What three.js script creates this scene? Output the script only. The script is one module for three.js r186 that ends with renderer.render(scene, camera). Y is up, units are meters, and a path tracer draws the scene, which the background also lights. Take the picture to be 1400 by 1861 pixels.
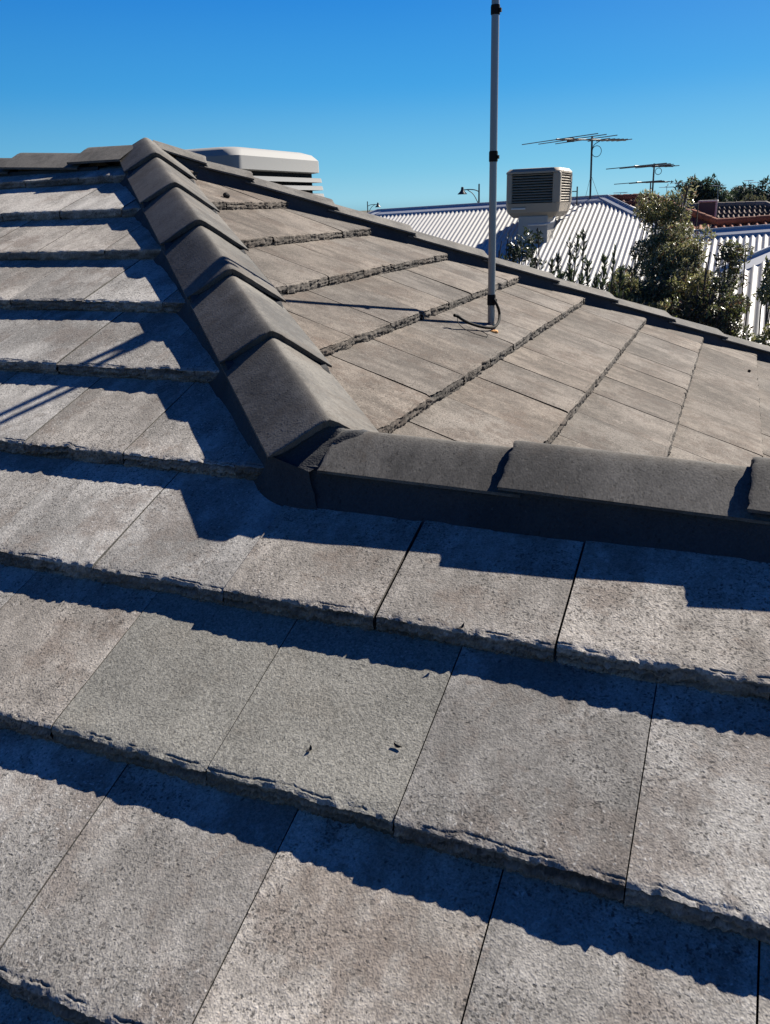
import * as THREE from 'three';
import { mergeGeometries, toCreasedNormals } from 'three/addons/utils/BufferGeometryUtils.js';
import { RoundedBoxGeometry } from 'three/addons/geometries/RoundedBoxGeometry.js';

// ---------------------------------------------------------------- camera, sky, sun, exposure
const scene = new THREE.Scene();
const FPX = 1456.49, PW = 1400, PH = 1861;
const camera = new THREE.PerspectiveCamera(2 * Math.atan(PH / 2 / FPX) * 180 / Math.PI, 770 / 1024, 0.05, 3000);
camera.rotation.set(-0.3626, 0.4106, -0.0352, 'YXZ');
camera.updateMatrixWorld(true);
const EXPOSURE = 2.1;
const SUN_EL = 37 * Math.PI / 180, SUN_AZ = 27.5 * Math.PI / 180;
const SUN = new THREE.Vector3(Math.cos(SUN_EL) * Math.sin(SUN_AZ), Math.sin(SUN_EL), -Math.cos(SUN_EL) * Math.cos(SUN_AZ));
const lerp = (a, b, t) => a + (b - a) * t, clamp = (x, a = 0, b = 1) => Math.min(b, Math.max(a, x));
const smooth = (a, b, x) => { const t = clamp((x - a) / (b - a)); return t * t * (3 - 2 * t); };
{
  const W = 512, H = 256, data = new Float32Array(W * H * 4);
  const stops = [[0, .36, .69, .83], [2.5, .20, .57, .82], [7, .062, .38, .80], [13, .022, .235, .72], [28, .006, .075, .38], [50, .002, .028, .18], [90, .001, .015, .12]];
  for (let y = 0; y < H; y++) for (let x = 0; x < W; x++) {
    const el = ((y + 0.5) / H - 0.5) * 180, az = ((x + 0.5) / W - 0.5) * 2 * Math.PI, e = Math.max(el, 0);
    let i = 0; while (i < stops.length - 2 && e > stops[i + 1][0]) i++;
    const a = stops[i], b = stops[i + 1], t = clamp((e - a[0]) / (b[0] - a[0]));
    // three's equirectangular: u = atan2(z, x) / 2pi + 0.5
    const dx = Math.cos(el * Math.PI / 180) * Math.cos(az), dz = Math.cos(el * Math.PI / 180) * Math.sin(az), dy = Math.sin(el * Math.PI / 180);
    const c = dx * SUN.x + dy * SUN.y + dz * SUN.z;
    const near = 0.62 + 0.40 * smooth(-0.6, 0.9, c) , warm = 0.10 * smooth(0.6, 1, c) * smooth(60, 0, e);
    const o = (y * W + x) * 4, k = near / EXPOSURE;
    data[o] = (lerp(a[1], b[1], t) + warm * 0.5) * k; data[o + 1] = (lerp(a[2], b[2], t) + warm * 0.45) * k; data[o + 2] = (lerp(a[3], b[3], t) + warm * 0.3) * k; data[o + 3] = 1;
  }
  const sky = new THREE.DataTexture(data, W, H, THREE.RGBAFormat, THREE.FloatType);
  sky.mapping = THREE.EquirectangularReflectionMapping; sky.magFilter = THREE.LinearFilter; sky.minFilter = THREE.LinearFilter; sky.needsUpdate = true;
  scene.background = sky; scene.environment = sky;
}
const sun = new THREE.DirectionalLight(new THREE.Color(1, 0.93, 0.82), 5);
sun.target.position.set(0, 0, -4); sun.position.copy(SUN).multiplyScalar(60).add(sun.target.position); scene.add(sun, sun.target); sun.target.updateMatrixWorld();
sun.castShadow = true; sun.shadow.mapSize.set(4096, 4096); sun.shadow.bias = -0.0004; sun.shadow.radius = 1;
Object.assign(sun.shadow.camera, { left: -22, right: 22, top: 22, bottom: -22, near: 1, far: 140 });

// ---------------------------------------------------------------- helpers
const V = (x, y, z) => new THREE.Vector3(x, y, z);
function rng(seed) { let s = seed >>> 0; return () => { s = (s + 0x6d2b79f5) | 0; let t = Math.imul(s ^ (s >>> 15), 1 | s); t = (t + Math.imul(t ^ (t >>> 7), 61 | t)) ^ t; return ((t ^ (t >>> 14)) >>> 0) / 4294967296; }; }
const hash3 = (x, y, z) => { let h = Math.imul(x | 0, 374761393) + Math.imul(y | 0, 668265263) + Math.imul(z | 0, 1274126177); h = Math.imul(h ^ (h >>> 13), 1103515245); return ((h ^ (h >>> 16)) >>> 0) / 4294967296; };
function vn(x, y, s = 0) { const xi = Math.floor(x), yi = Math.floor(y); let fx = x - xi, fy = y - yi; fx = fx * fx * (3 - 2 * fx); fy = fy * fy * (3 - 2 * fy); return lerp(lerp(hash3(xi, yi, s), hash3(xi + 1, yi, s), fx), lerp(hash3(xi, yi + 1, s), hash3(xi + 1, yi + 1, s), fx), fy); }
const fb = (x, y, s = 0) => (vn(x, y, s) + vn(x * 2.1, y * 2.1, s + 7) * .5 + vn(x * 4.3, y * 4.3, s + 13) * .25) / 1.75;
const numberOf = new Map();
const numbered = (n) => { const k = numberOf.get(n) ?? 0; numberOf.set(n, k + 1); return k ? n + '_' + String(k).padStart(3, '0') : n; };
function thing(name, label, category, [x, y, z] = [0, 0, 0], group) {
  const o = new THREE.Group(); o.name = numbered(name); o.position.set(x, y, z); o.userData = { label, category }; if (group) o.userData.group = group;
  scene.add(o); return o;
}
function joined(list) { const all = list.every((q) => q.attributes.color); return mergeGeometries(list.map((q) => { const n = q.index ? q.toNonIndexed() : q.clone(); for (const k of Object.keys(n.attributes)) if (!['position', 'normal', 'uv', all ? 'color' : 'uv'].includes(k)) n.deleteAttribute(k); return n; })); }
// geometry in world coordinates becomes a part of the unrotated thing t
function part(parent, name, geo, mat, label) {
  let r = parent; while (r.parent && r.parent !== scene) r = r.parent;
  const g = Array.isArray(geo) ? joined(geo) : geo;
  g.translate(-r.position.x, -r.position.y, -r.position.z);
  const m = new THREE.Mesh(g, mat); m.name = name; m.castShadow = m.receiveShadow = true; if (label) m.userData.label = label; parent.add(m); return m;
}
// the point seen at pixel (x, y) of the 1400 x 1861 photograph, at a depth along -z
const rayOf = (x, y) => V((x - PW / 2) / FPX, -(y - PH / 2) / FPX, -1).applyQuaternion(camera.quaternion);
const atZ = (x, y, z) => { const d = rayOf(x, y); return d.multiplyScalar(z / d.z); };
const atD = (x, y, D) => { const d = rayOf(x, y); return d.multiplyScalar(D / Math.hypot(d.x, d.z)); };
function grid(nu, nv, f, opt = {}) { // f(i,j) -> {p:Vector3, u, v, c?}
  const pos = [], uv = [], col = [], idx = []; let hasC = false;
  for (let j = 0; j <= nv; j++) for (let i = 0; i <= nu; i++) { const r = f(i, j); pos.push(r.p.x, r.p.y, r.p.z); uv.push(r.u, r.v); if (r.c) { hasC = true; col.push(r.c[0], r.c[1], r.c[2]); } }
  for (let j = 0; j < nv; j++) for (let i = 0; i < nu; i++) { const a = j * (nu + 1) + i, b = a + 1, c = a + nu + 1, d = c + 1; if (opt.flip) idx.push(a, c, b, b, c, d); else idx.push(a, b, c, b, d, c); }
  const g = new THREE.BufferGeometry();
  g.setAttribute('position', new THREE.Float32BufferAttribute(pos, 3)); g.setAttribute('uv', new THREE.Float32BufferAttribute(uv, 2)); if (hasC) g.setAttribute('color', new THREE.Float32BufferAttribute(col, 3));
  g.setIndex(idx); g.computeVertexNormals(); return g;
}
function tube(pts, r, seg = 24, rad = 8) { return new THREE.TubeGeometry(new THREE.CatmullRomCurve3(pts), seg, r, rad); }
function bar(a, b, r, rad = 8, r2 = r) { const d = b.clone().sub(a), g = new THREE.CylinderGeometry(r2, r, d.length(), rad); g.applyQuaternion(new THREE.Quaternion().setFromUnitVectors(V(0, 1, 0), d.clone().normalize())); g.translate((a.x + b.x) / 2, (a.y + b.y) / 2, (a.z + b.z) / 2); return g; }
function box(cx, cy, cz, w, h, d, r = 0) { const g = r ? new RoundedBoxGeometry(w, h, d, 2, r) : new THREE.BoxGeometry(w, h, d); g.translate(cx, cy, cz); return g; }

// ---------------------------------------------------------------- textures
function lattice(n, seed) { const r = rng(seed), a = new Float32Array(n * n); for (let i = 0; i < n * n; i++) a[i] = r(); return (x, y) => { x *= n; y *= n; const xi = Math.floor(x), yi = Math.floor(y); let fx = x - xi, fy = y - yi; fx = fx * fx * (3 - 2 * fx); fy = fy * fy * (3 - 2 * fy); const x0 = ((xi % n) + n) % n, x1 = (x0 + 1) % n, y0 = (((yi % n) + n) % n) * n, y1 = ((((yi + 1) % n) + n) % n) * n; return lerp(lerp(a[y0 + x0], a[y0 + x1], fx), lerp(a[y1 + x0], a[y1 + x1], fx), fy); }; }
const enc = (l) => { l = clamp(l); return 255 * (l <= 0.0031308 ? 12.92 * l : 1.055 * Math.pow(l, 1 / 2.4) - 0.055); };
// f(x, y) -> [r, g, b, height] with x, y in 0..1, linear colour
function bake(N, f) {
  const c = new Uint8Array(N * N * 4), h = new Uint8Array(N * N);
  for (let y = 0; y < N; y++) for (let x = 0; x < N; x++) { const r = f((x + .5) / N, (y + .5) / N), o = (y * N + x) * 4; c[o] = enc(r[0]); c[o + 1] = enc(r[1]); c[o + 2] = enc(r[2]); c[o + 3] = 255; h[y * N + x] = clamp(r[3]) * 255; }
  const mk = (d, fmt) => { const t = new THREE.DataTexture(d, N, N, fmt); t.wrapS = t.wrapT = THREE.RepeatWrapping; t.magFilter = THREE.LinearFilter; t.minFilter = THREE.LinearMipmapLinearFilter; t.generateMipmaps = true; t.needsUpdate = true; return t; };
  const map = mk(c, THREE.RGBAFormat), bump = mk(h, THREE.RedFormat); map.colorSpace = THREE.SRGBColorSpace; return { map, bump };
}
const scaleTex = (t, k) => { t.map.repeat.set(k, k); t.bump.repeat.set(k, k); return t; };
const mix3 = (a, b, t) => [lerp(a[0], b[0], t), lerp(a[1], b[1], t), lerp(a[2], b[2], t)];
function splat(N, pxm, seed, count, r0, r1, dens) { // irregular little spots, kept where dens(x, y) allows
  const m = new Float32Array(N * N), R = rng(seed);
  for (let n = 0; n < count; n++) {
    const x = R(), y = R(), keep = R(), rad = (r0 + (r1 - r0) * Math.pow(R(), 2.5)) * pxm, e = .6 + R() * .8, ph = R() * 6.3, dk = .45 + R() * .55; if (keep > dens(x, y)) continue;
    const k = Math.ceil(rad * 1.6) + 1, cx = x * N, cy = y * N;
    for (let j = -k; j <= k; j++) for (let i = -k; i <= k; i++) {
      const X = Math.floor(cx) + i, Y = Math.floor(cy) + j, dx = (X + .5 - cx) * e, dy = (Y + .5 - cy) / e, d = Math.hypot(dx, dy), an = Math.atan2(dy, dx), rr = rad * (1 + .28 * Math.sin(an * 2 + ph) + .2 * Math.sin(an * 5 + ph * 3));
      const v = clamp(rr - d + .5) * dk, o = ((Y % N) + N) % N * N + ((X % N) + N) % N; if (v > m[o]) m[o] = v;
    }
  }
  return m;
}
function concrete(seed, size, o) { // size in metres of one repeat
  const L = (metres, s) => lattice(Math.max(2, Math.round(size / metres)), seed * 97 + s), N = o.N, pxm = N / size / 1000, area = size * size * 1e6;
  const big = L(.22, 1), mid = L(.07, 2), sm = L(.022, 3), tn = L(.009, 12), sp = L(.0034, 4), sp2 = L(.0022, 5), gr = L(.0014, 6), br = L(.11, 7), br2 = L(.03, 8), st = L(.035, 9), st2 = L(.012, 10);
  const field = (x, y) => smooth(.28, .68, mid(x + .37, y + .11) * .5 + big(x + .2, y + .4) * .3 + sm(x + .1, y) * .2);
  const specks = splat(N, pxm, seed * 31 + 1, area * .036 * o.speck, .65, 2.3, (x, y) => .05 + .95 * Math.pow(field(x, y), 1.6));
  const fine = splat(N, pxm, seed * 31 + 2, area * .022 * o.speck, .45, 1.1, (x, y) => .25 + .75 * field(x + .5, y));
  const pale = splat(N, pxm, seed * 31 + 3, area * .012 * o.lichen, .6, 2.2, (x, y) => smooth(.35, .7, big(x + .6, y + .1) * .6 + mid(x, y + .3) * .4));
  const rust = splat(N, pxm, seed * 31 + 4, area * .0011 * o.speck, 2.2, 7, (x, y) => .2 + .8 * field(x + .2, y + .7));
  return scaleTex(bake(N, (x, y) => {
    const i = Math.floor(y * N) * N + Math.floor(x * N), b = big(x, y) * .40 + mid(x, y) * .28 + sm(x, y) * .18 + tn(x, y) * .14;
    const streak = st(x, y * .26) * .7 + st2(x, y * .3) * .3;
    let c = mix3(o.dark, o.light, smooth(.28, .72, b * (1 - o.streak) + streak * o.streak));
    const brown = smooth(.5, .78, br(x, y) * .5 + br2(x, y) * .3 + tn(x + .3, y) * .2); c = mix3(c, o.brown, brown * o.brownAmt);
    c = mix3(c, o.brown, rust[i] * .55 * (.4 + .9 * sp(x, y)));
    c = mix3(c, o.lichenCol, pale[i] * .75);
    c = mix3(c, o.pit, Math.max(specks[i] * .85, fine[i] * .6));
    const g = ((sp(x, y) - .5) * .45 + (sp2(x + .3, y + .7) - .5) * .5 + (gr(x, y) - .5) * .6) * o.grain; c = [c[0] * (1 + g), c[1] * (1 + g), c[2] * (1 + g)];
    return [c[0], c[1], c[2], clamp(.5 + (gr(x, y) - .5) * .5 + (sp2(x + .3, y + .7) - .5) * .4 + (sp(x, y) - .5) * .2 - specks[i] * .35 + pale[i] * .1)];
  }), 1 / size);
}
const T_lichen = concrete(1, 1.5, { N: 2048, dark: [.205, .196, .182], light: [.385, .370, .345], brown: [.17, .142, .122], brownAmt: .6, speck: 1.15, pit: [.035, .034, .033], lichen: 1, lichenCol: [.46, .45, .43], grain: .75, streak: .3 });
const T_sandy = concrete(2, 0.75, { N: 1024, dark: [.185, .182, .165], light: [.235, .230, .208], brown: [.18, .165, .14], brownAmt: .3, speck: .12, pit: [.055, .055, .05], lichen: .25, lichenCol: [.33, .33, .3], grain: 1.0, streak: .05 });
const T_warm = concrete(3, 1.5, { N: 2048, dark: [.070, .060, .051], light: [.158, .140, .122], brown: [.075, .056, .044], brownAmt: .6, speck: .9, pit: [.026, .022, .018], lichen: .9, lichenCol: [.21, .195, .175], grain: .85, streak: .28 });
const T_cap = concrete(4, 1.0, { N: 1024, dark: [.054, .052, .049], light: [.134, .126, .113], brown: [.072, .058, .046], brownAmt: .5, speck: .45, pit: [.025, .023, .021], lichen: .6, lichenCol: [.14, .133, .12], grain: .65, streak: .15 });
const T_mortar = concrete(5, 0.6, { N: 512, dark: [.024, .026, .030], light: [.038, .041, .046], brown: [.035, .034, .033], brownAmt: .3, speck: .3, pit: [.012, .012, .012], lichen: .3, lichenCol: [.07, .07, .07], grain: .5, streak: .1 });
const std = (o) => new THREE.MeshStandardMaterial({ side: THREE.DoubleSide, ...o });
const M = {
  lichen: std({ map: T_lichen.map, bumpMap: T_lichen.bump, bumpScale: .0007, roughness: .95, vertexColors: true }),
  sandy: std({ map: T_sandy.map, bumpMap: T_sandy.bump, bumpScale: .0007, roughness: .95, vertexColors: true }),
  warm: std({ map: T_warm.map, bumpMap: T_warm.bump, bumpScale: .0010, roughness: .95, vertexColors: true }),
  cap: std({ map: T_cap.map, bumpMap: T_cap.bump, bumpScale: .00035, roughness: .9, vertexColors: true }),
  mortar: std({ map: T_mortar.map, bumpMap: T_mortar.bump, bumpScale: .0012, roughness: .85 }),
  under: std({ color: new THREE.Color().setRGB(.03, .03, .03), roughness: 1 }),
  whiteMetal: std({ color: new THREE.Color().setRGB(.50, .495, .475), roughness: .6 }),
  greyMetal: std({ color: new THREE.Color().setRGB(.42, .45, .50), roughness: .45 }),
  pole: std({ color: new THREE.Color().setRGB(.26, .27, .28), roughness: .42, metalness: .65 }),
  black: new THREE.MeshPhysicalMaterial({ side: THREE.DoubleSide, color: new THREE.Color().setRGB(.012, .012, .012), roughness: .8, specularIntensity: .35 }),
  darkMetal: std({ color: new THREE.Color().setRGB(.05, .055, .06), roughness: .5, metalness: .3 }),
};

// ---------------------------------------------------------------- the tiled roof we stand on
const TH = .4211, GA = .3249, TK = .031, TW = .3;
const N_F = V(0, Math.cos(TH), Math.sin(TH)), S_F = V(0, Math.sin(TH), -Math.cos(TH)), D_F = -1.1172 * Math.cos(TH);
const PF = (u, s, n) => V(u, -1.1172, 0).addScaledVector(S_F, s).addScaledVector(N_F, n);
const THR = .4194, N_R = V(Math.sin(THR), Math.cos(THR), 0), DN_R = V(Math.cos(THR), -Math.sin(THR), 0), D_R = -.8468 * Math.cos(THR) + TK;
const PR = (u, s, n) => V(0, -.8468, -u).addScaledVector(DN_R, s).addScaledVector(N_R, TK + n);   // s grows down the slope
const planeF = (x, z) => -1.1172 - Math.tan(TH) * z, planeR = (x, z) => -.8468 + TK / Math.cos(THR) - Math.tan(THR) * x;

const BASE = [-2, -5, -2];
const house = thing('tiled_house', 'house with the weathered grey concrete tile roof filling the foreground', 'house', BASE);

// one tile: q runs up the slope from the front arris, i across
function tileGeo(P, u0, u1, q0, umax, seed, nx, near, tint, noseDark, umin) {
  const r = rng(seed), du = r() * 1.5, dv = r() * 1.5, s0 = seed % 977;
  const qs = near ? [0, .0015, .003, .0045, .006, .0075, .009, .0105, .012, .014, .017, .021, .028, .04, .07, .12, .2, .28, .34, .385] : [0, .004, .009, .016, .03, .1, .2, .30, .385];
  const fr = near ? 12 : 5, LEN = .385, w = u1 - u0;
  const tiltA = (r() - .5) * .004, tiltB = (r() - .5) * .004, crackSide = r();
  const top = (u, q) => {
    const a = (u - u0) / w;
    let n = -TK * q / GA + (a - .5) * tiltA + tiltB * (1 - q / LEN) + (vn(u * 12, q * 9, s0) - .5) * .0012;
    const edge = Math.exp(-q / .007);
    n -= edge * (.0012 + .0045 * Math.pow(vn(u * 90, q * 120, s0 + 3), 2.5));
    const cl = .002 + .009 * vn(u * 17, 1.5, s0 + 5) + .0022 * vn(u * 120, 3.5, s0 + 6), on = smooth(.50, .60, vn(u * 30 + crackSide * 9, 9.5, s0 + 8)) * (.4 + .6 * vn(u * 160, 1.5, s0 + 9));
    if (near) n -= on * .0022 * Math.exp(-Math.pow((q - cl) / .0012, 2)) + on * .0016 * smooth(cl, cl * .3, q);
    return n;
  };
  const groove = (u, q) => { if (!near) return 0; const cl = .002 + .009 * vn(u * 17, 1.5, s0 + 5) + .0022 * vn(u * 120, 3.5, s0 + 6), on = smooth(.50, .60, vn(u * 30 + crackSide * 9, 9.5, s0 + 8)) * (.4 + .6 * vn(u * 160, 1.5, s0 + 9)); return on * Math.exp(-Math.pow((q - cl) / .0013, 2)); };
  const back = (u) => (vn(u * 22, .5, s0 + 11) - .5) * .0025 + (vn(u * 130, .5, s0 + 12) - .5) * .0032 + (vn(u * 330, .5, s0 + 13) - .5) * .003 + Math.pow(vn(u * 24, 4.5, s0 + 14), 7) * .018;
  const U = (a, q) => clamp(u0 + a * w, umin ? umin(q) : -99, Math.max(umax ? umax(q) : 99, -98));
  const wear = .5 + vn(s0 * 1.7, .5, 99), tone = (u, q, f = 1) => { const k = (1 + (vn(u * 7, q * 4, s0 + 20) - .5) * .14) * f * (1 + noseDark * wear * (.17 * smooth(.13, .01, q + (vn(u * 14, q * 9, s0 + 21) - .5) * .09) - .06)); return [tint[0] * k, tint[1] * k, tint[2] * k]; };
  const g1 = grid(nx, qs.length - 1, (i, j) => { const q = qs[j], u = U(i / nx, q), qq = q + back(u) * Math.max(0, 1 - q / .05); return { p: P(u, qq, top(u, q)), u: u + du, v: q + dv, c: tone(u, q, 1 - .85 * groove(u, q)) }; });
  const g2 = grid(nx, fr, (i, j) => {
    const t = j / fr, u = U(i / nx, 0), n0 = top(u, 0), bulge = .010 * Math.sin(Math.min(1, t * 1.15) * Math.PI / 2) ;
    const rough = (fb(u * 70, t * 4 + 5, s0 + 30) - .5) * .009 * Math.min(1, t * 4) + (vn(u * 260, t * 12, s0 + 31) - .5) * .006 * Math.min(1, t * 4);
    const cr = smooth(.55, .7, fb(u * 22, t * 6, s0 + 33));
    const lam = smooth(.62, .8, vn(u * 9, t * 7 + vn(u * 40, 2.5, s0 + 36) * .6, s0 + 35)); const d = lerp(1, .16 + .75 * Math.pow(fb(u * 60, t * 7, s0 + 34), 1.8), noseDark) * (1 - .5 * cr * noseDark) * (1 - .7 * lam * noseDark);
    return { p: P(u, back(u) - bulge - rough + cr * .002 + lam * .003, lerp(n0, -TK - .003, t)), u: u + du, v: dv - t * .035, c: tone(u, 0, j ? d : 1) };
  }, { flip: true });
  const sides = [];
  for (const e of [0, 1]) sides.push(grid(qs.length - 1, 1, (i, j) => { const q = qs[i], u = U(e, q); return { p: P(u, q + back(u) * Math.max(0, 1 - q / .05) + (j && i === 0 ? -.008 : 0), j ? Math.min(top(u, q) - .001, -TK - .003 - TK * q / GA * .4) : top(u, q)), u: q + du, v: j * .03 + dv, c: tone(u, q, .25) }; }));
  return mergeGeometries([g1, g2, ...sides].map((g) => g.toNonIndexed()));
}
const slabGeo = (pts) => { const g = new THREE.BufferGeometry(), p = [], uv = [], col = []; for (let i = 1; i < pts.length - 1; i++) for (const q of [pts[0], pts[i], pts[i + 1]]) { p.push(q.x, q.y, q.z); uv.push(q.x, q.z); col.push(1, 1, 1); } g.setAttribute('position', new THREE.Float32BufferAttribute(p, 3)); g.setAttribute('uv', new THREE.Float32BufferAttribute(uv, 2)); g.setAttribute('color', new THREE.Float32BufferAttribute(col, 3)); g.computeVertexNormals(); return g; };

const HIPC = .684;                      // plan line x - z of the near hip
const frontSlope = part(house, 'roof_slope', slabGeo([PF(-6, -2.4, -.05), PF(2.2, -2.4, -.05), PF(2.2, 1.5, -.05), PF(-.76, 1.53, -.05), PF(-2.42, 3.33, -.05), PF(-6, 3.33, -.05)]), M.under);
{
  for (let k = -3; k <= 7; k++) {
    const sk = .856 + k * GA, odd = ((k % 2) + 2) % 2, off = -.794 + (odd ? 0 : .15);
    for (let j = -16; j <= 8; j++) {
      const r = rng(k * 1000 + j + 50000);
      let gapL = .0008 + r() * .0007, gapR = .0008 + r() * .0007;
      if (k === 1 && j === 0) gapR = .004; if (k === 1 && j === 1) { gapL = .002; gapR = .0028; }
      const u0 = off + j * TW + gapL, u1 = off + (j + 1) * TW - gapR;
      if (u0 < -4.9 || u1 > 1.7 || (k < -1 && (u0 < -2.4 || u1 > 1))) continue;
      const zBack = -(sk + GA) * Math.cos(TH), zF = -sk * Math.cos(TH);
      let umax = null, lenOK = true;
      const clampAt = (q) => HIPC - (sk + q) * Math.cos(TH) - .03;
      if (k >= 2) { umax = (q) => clampAt(q); if (u0 > clampAt(0) - .01) continue; }
      else if (k === 1 && u0 < -.80) { umax = (q) => { const z = -(sk + q) * Math.cos(TH); return z > -1.42 ? 99 : HIPC + z - .02; }; }
      const wing = k === 1 && u0 >= -.80;
      const P = (u, q, n) => PF(u, sk + (wing ? Math.min(q, 1.50 - sk) : k === 7 ? Math.min(q, .16) : q), n);
      const isSandy = k === 0 && (j === -1 || j === 0), near = k <= 2 && u0 > -2.2;
      const v = .90 + r() * .34, wm = (r() - .5) * .05, tint = isSandy ? [1.06, 1.05, 1.02] : [v * (1.02 + wm), v, v * (.97 - wm)];
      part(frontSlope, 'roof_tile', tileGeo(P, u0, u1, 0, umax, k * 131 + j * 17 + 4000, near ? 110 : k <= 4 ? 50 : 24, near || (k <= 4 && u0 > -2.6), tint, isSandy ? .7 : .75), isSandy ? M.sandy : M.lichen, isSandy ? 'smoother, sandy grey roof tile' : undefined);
    }
  }
}
const FARN = [-.656, -.755], FARC = 3.975;   // plan line of the far hip
const rightSlope = part(house, 'roof_slope_001', slabGeo([PR(3.12, -2.66, -.05), PR(1.45, -.80, -.05), PR(4.95, 3, -.05), PR(7.6, 3, -.05)]), M.under);
{
  const c = Math.cos(THR);
  for (let m = -1; m <= 9; m++) {
    const sm = -2.1055 + m * GA - .012, off = 2.0305 + (((m % 2) + 2) % 2 ? .142 : 0);
    for (let j = -5; j <= 13; j++) {
      const r = rng(m * 1000 + j + 90000), u0 = off + j * TW + .0022 + r() * .0012, u1 = off + (j + 1) * TW - .0022 - r() * .0012;
      const x = (q) => (sm - Math.min(q, sm + 2.40 / c)) * c;
      const lo2 = (q) => { const hip = .715 - x(q); return hip > 1.44 ? hip : 2.19 + x(q); };   // hip above, valley behind the wing below
      const hi = (q) => (FARC + .656 * x(q)) / .755 - .03;
      if (sm < -2.40 / c) continue;
      if (u1 < lo2(0) + .01 && u1 < lo2(.3) + .01) continue; if (u0 > hi(0) - .01) continue;
      const near = m <= 6, v = .83 + r() * .3, wm = (r() - .5) * .06;
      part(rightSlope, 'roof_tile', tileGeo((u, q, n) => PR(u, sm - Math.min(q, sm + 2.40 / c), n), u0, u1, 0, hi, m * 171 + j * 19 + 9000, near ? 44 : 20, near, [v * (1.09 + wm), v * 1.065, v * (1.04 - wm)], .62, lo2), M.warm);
    }
  }
}
// hidden rear slopes, plain boarded sheets under the capping line
const apex = V(-2.448, 0, -3.138);
const ridgeY = .2;
part(house, 'roof_slope_002', slabGeo([V(-6, ridgeY, -3.1), V(apex.x, ridgeY, -3.14), V(.9, -1.27, -6.05), V(.9, -2.6, -9), V(-6, -2.6, -9)]), M.under);
part(house, 'roof_slope_003', slabGeo([V(-.76, -.52, -1.46), V(2.2, -.52, -1.46), V(2.2, -1.8, -4.3)]), M.under);

// --- cap tiles and their mortar beds
const capLen = (a, b) => a.distanceTo(b);
function frame(c0, c1) { const d = c1.clone().sub(c0).normalize(), a = V(-d.z, 0, d.x).normalize(), up = a.clone().cross(d).normalize(); return { d, a, up }; } // a: to the right looking up the line
// profile: height below the crest at offset s across; different fall left and right
const prof = (s, dl, dr, wl, wr, r = .011) => { const w = s < 0 ? wl : wr, k = (s < 0 ? dl : dr) / (Math.sqrt(w * w + r * r) - r); return -k * (Math.sqrt(s * s + r * r) - r); };
function capGeo(c0, c1, dl, dr, wl, wr, th, seed, tint) {
  const { d, a, up } = frame(c0, c1), L = capLen(c0, c1), nx = 30, ny = 14, r = rng(seed), du = r() * 2, dv = r() * 2, s0 = seed % 991;
  const nz = (s, l) => (vn(s * 18, l * 12, s0) - .5) * .0016 + (vn(s * 90, l * 80, s0 + 2) - .5) * .0007;
  const Pt = (i, l, off, jag = 0) => { const k = lerp(1.02, .98, l / L), t = i / nx * 2 - 1, s = (t < 0 ? -wl : wr) * k * Math.pow(Math.abs(t), 1.6); return c0.clone().addScaledVector(d, l + jag).addScaledVector(a, s).addScaledVector(up, prof(s, dl, dr, wl, wr) + off * (1 - .65 * Math.pow(t, 6)) + (off === 0 ? nz(s, l) : 0)); };
  const jag = (i) => (vn(i * .9, 2.5, s0 + 5) - .5) * .006 + (vn(i * 2.7, 7.5, s0 + 6) - .5) * .003;
  const ls = [0, .003, .008, .02]; for (let k = 1; k <= ny; k++) ls.push(lerp(.02, L, k / ny));
  const tone = (f) => [tint * f, tint * f, tint * f], W2 = wl + wr;
  const g1 = grid(nx, ls.length - 1, (i, j) => ({ p: Pt(i, ls[j], -Math.exp(-ls[j] / .003) * .002 * (j === 0 ? 1 : .6), j < 3 ? jag(i) : 0), u: i / nx * W2 + du, v: ls[j] + dv, c: tone(1) }));
  const g2 = grid(nx, 2, (i, j) => ({ p: Pt(i, 0, j === 0 ? -.002 : -th * j / 2, jag(i) + j * .001), u: i / nx * W2 + du, v: dv - j * .01, c: tone(.8) }), { flip: true });
  const g3 = grid(nx, 4, (i, j) => ({ p: Pt(i, lerp(0, L, j / 4), -th, j ? 0 : jag(i)), u: i / nx * W2 + du, v: lerp(0, L, j / 4) + dv, c: tone(.8) }), { flip: true });
  const side = [0, nx].map((i) => grid(12, 1, (k, j) => ({ p: Pt(i, L * k / 12, j ? -th : 0), u: L * k / 12 + du, v: j * th + dv, c: tone(1) })));
  return mergeGeometries([g1, g2, g3, ...side].map((g) => g.toNonIndexed()));
}
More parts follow.
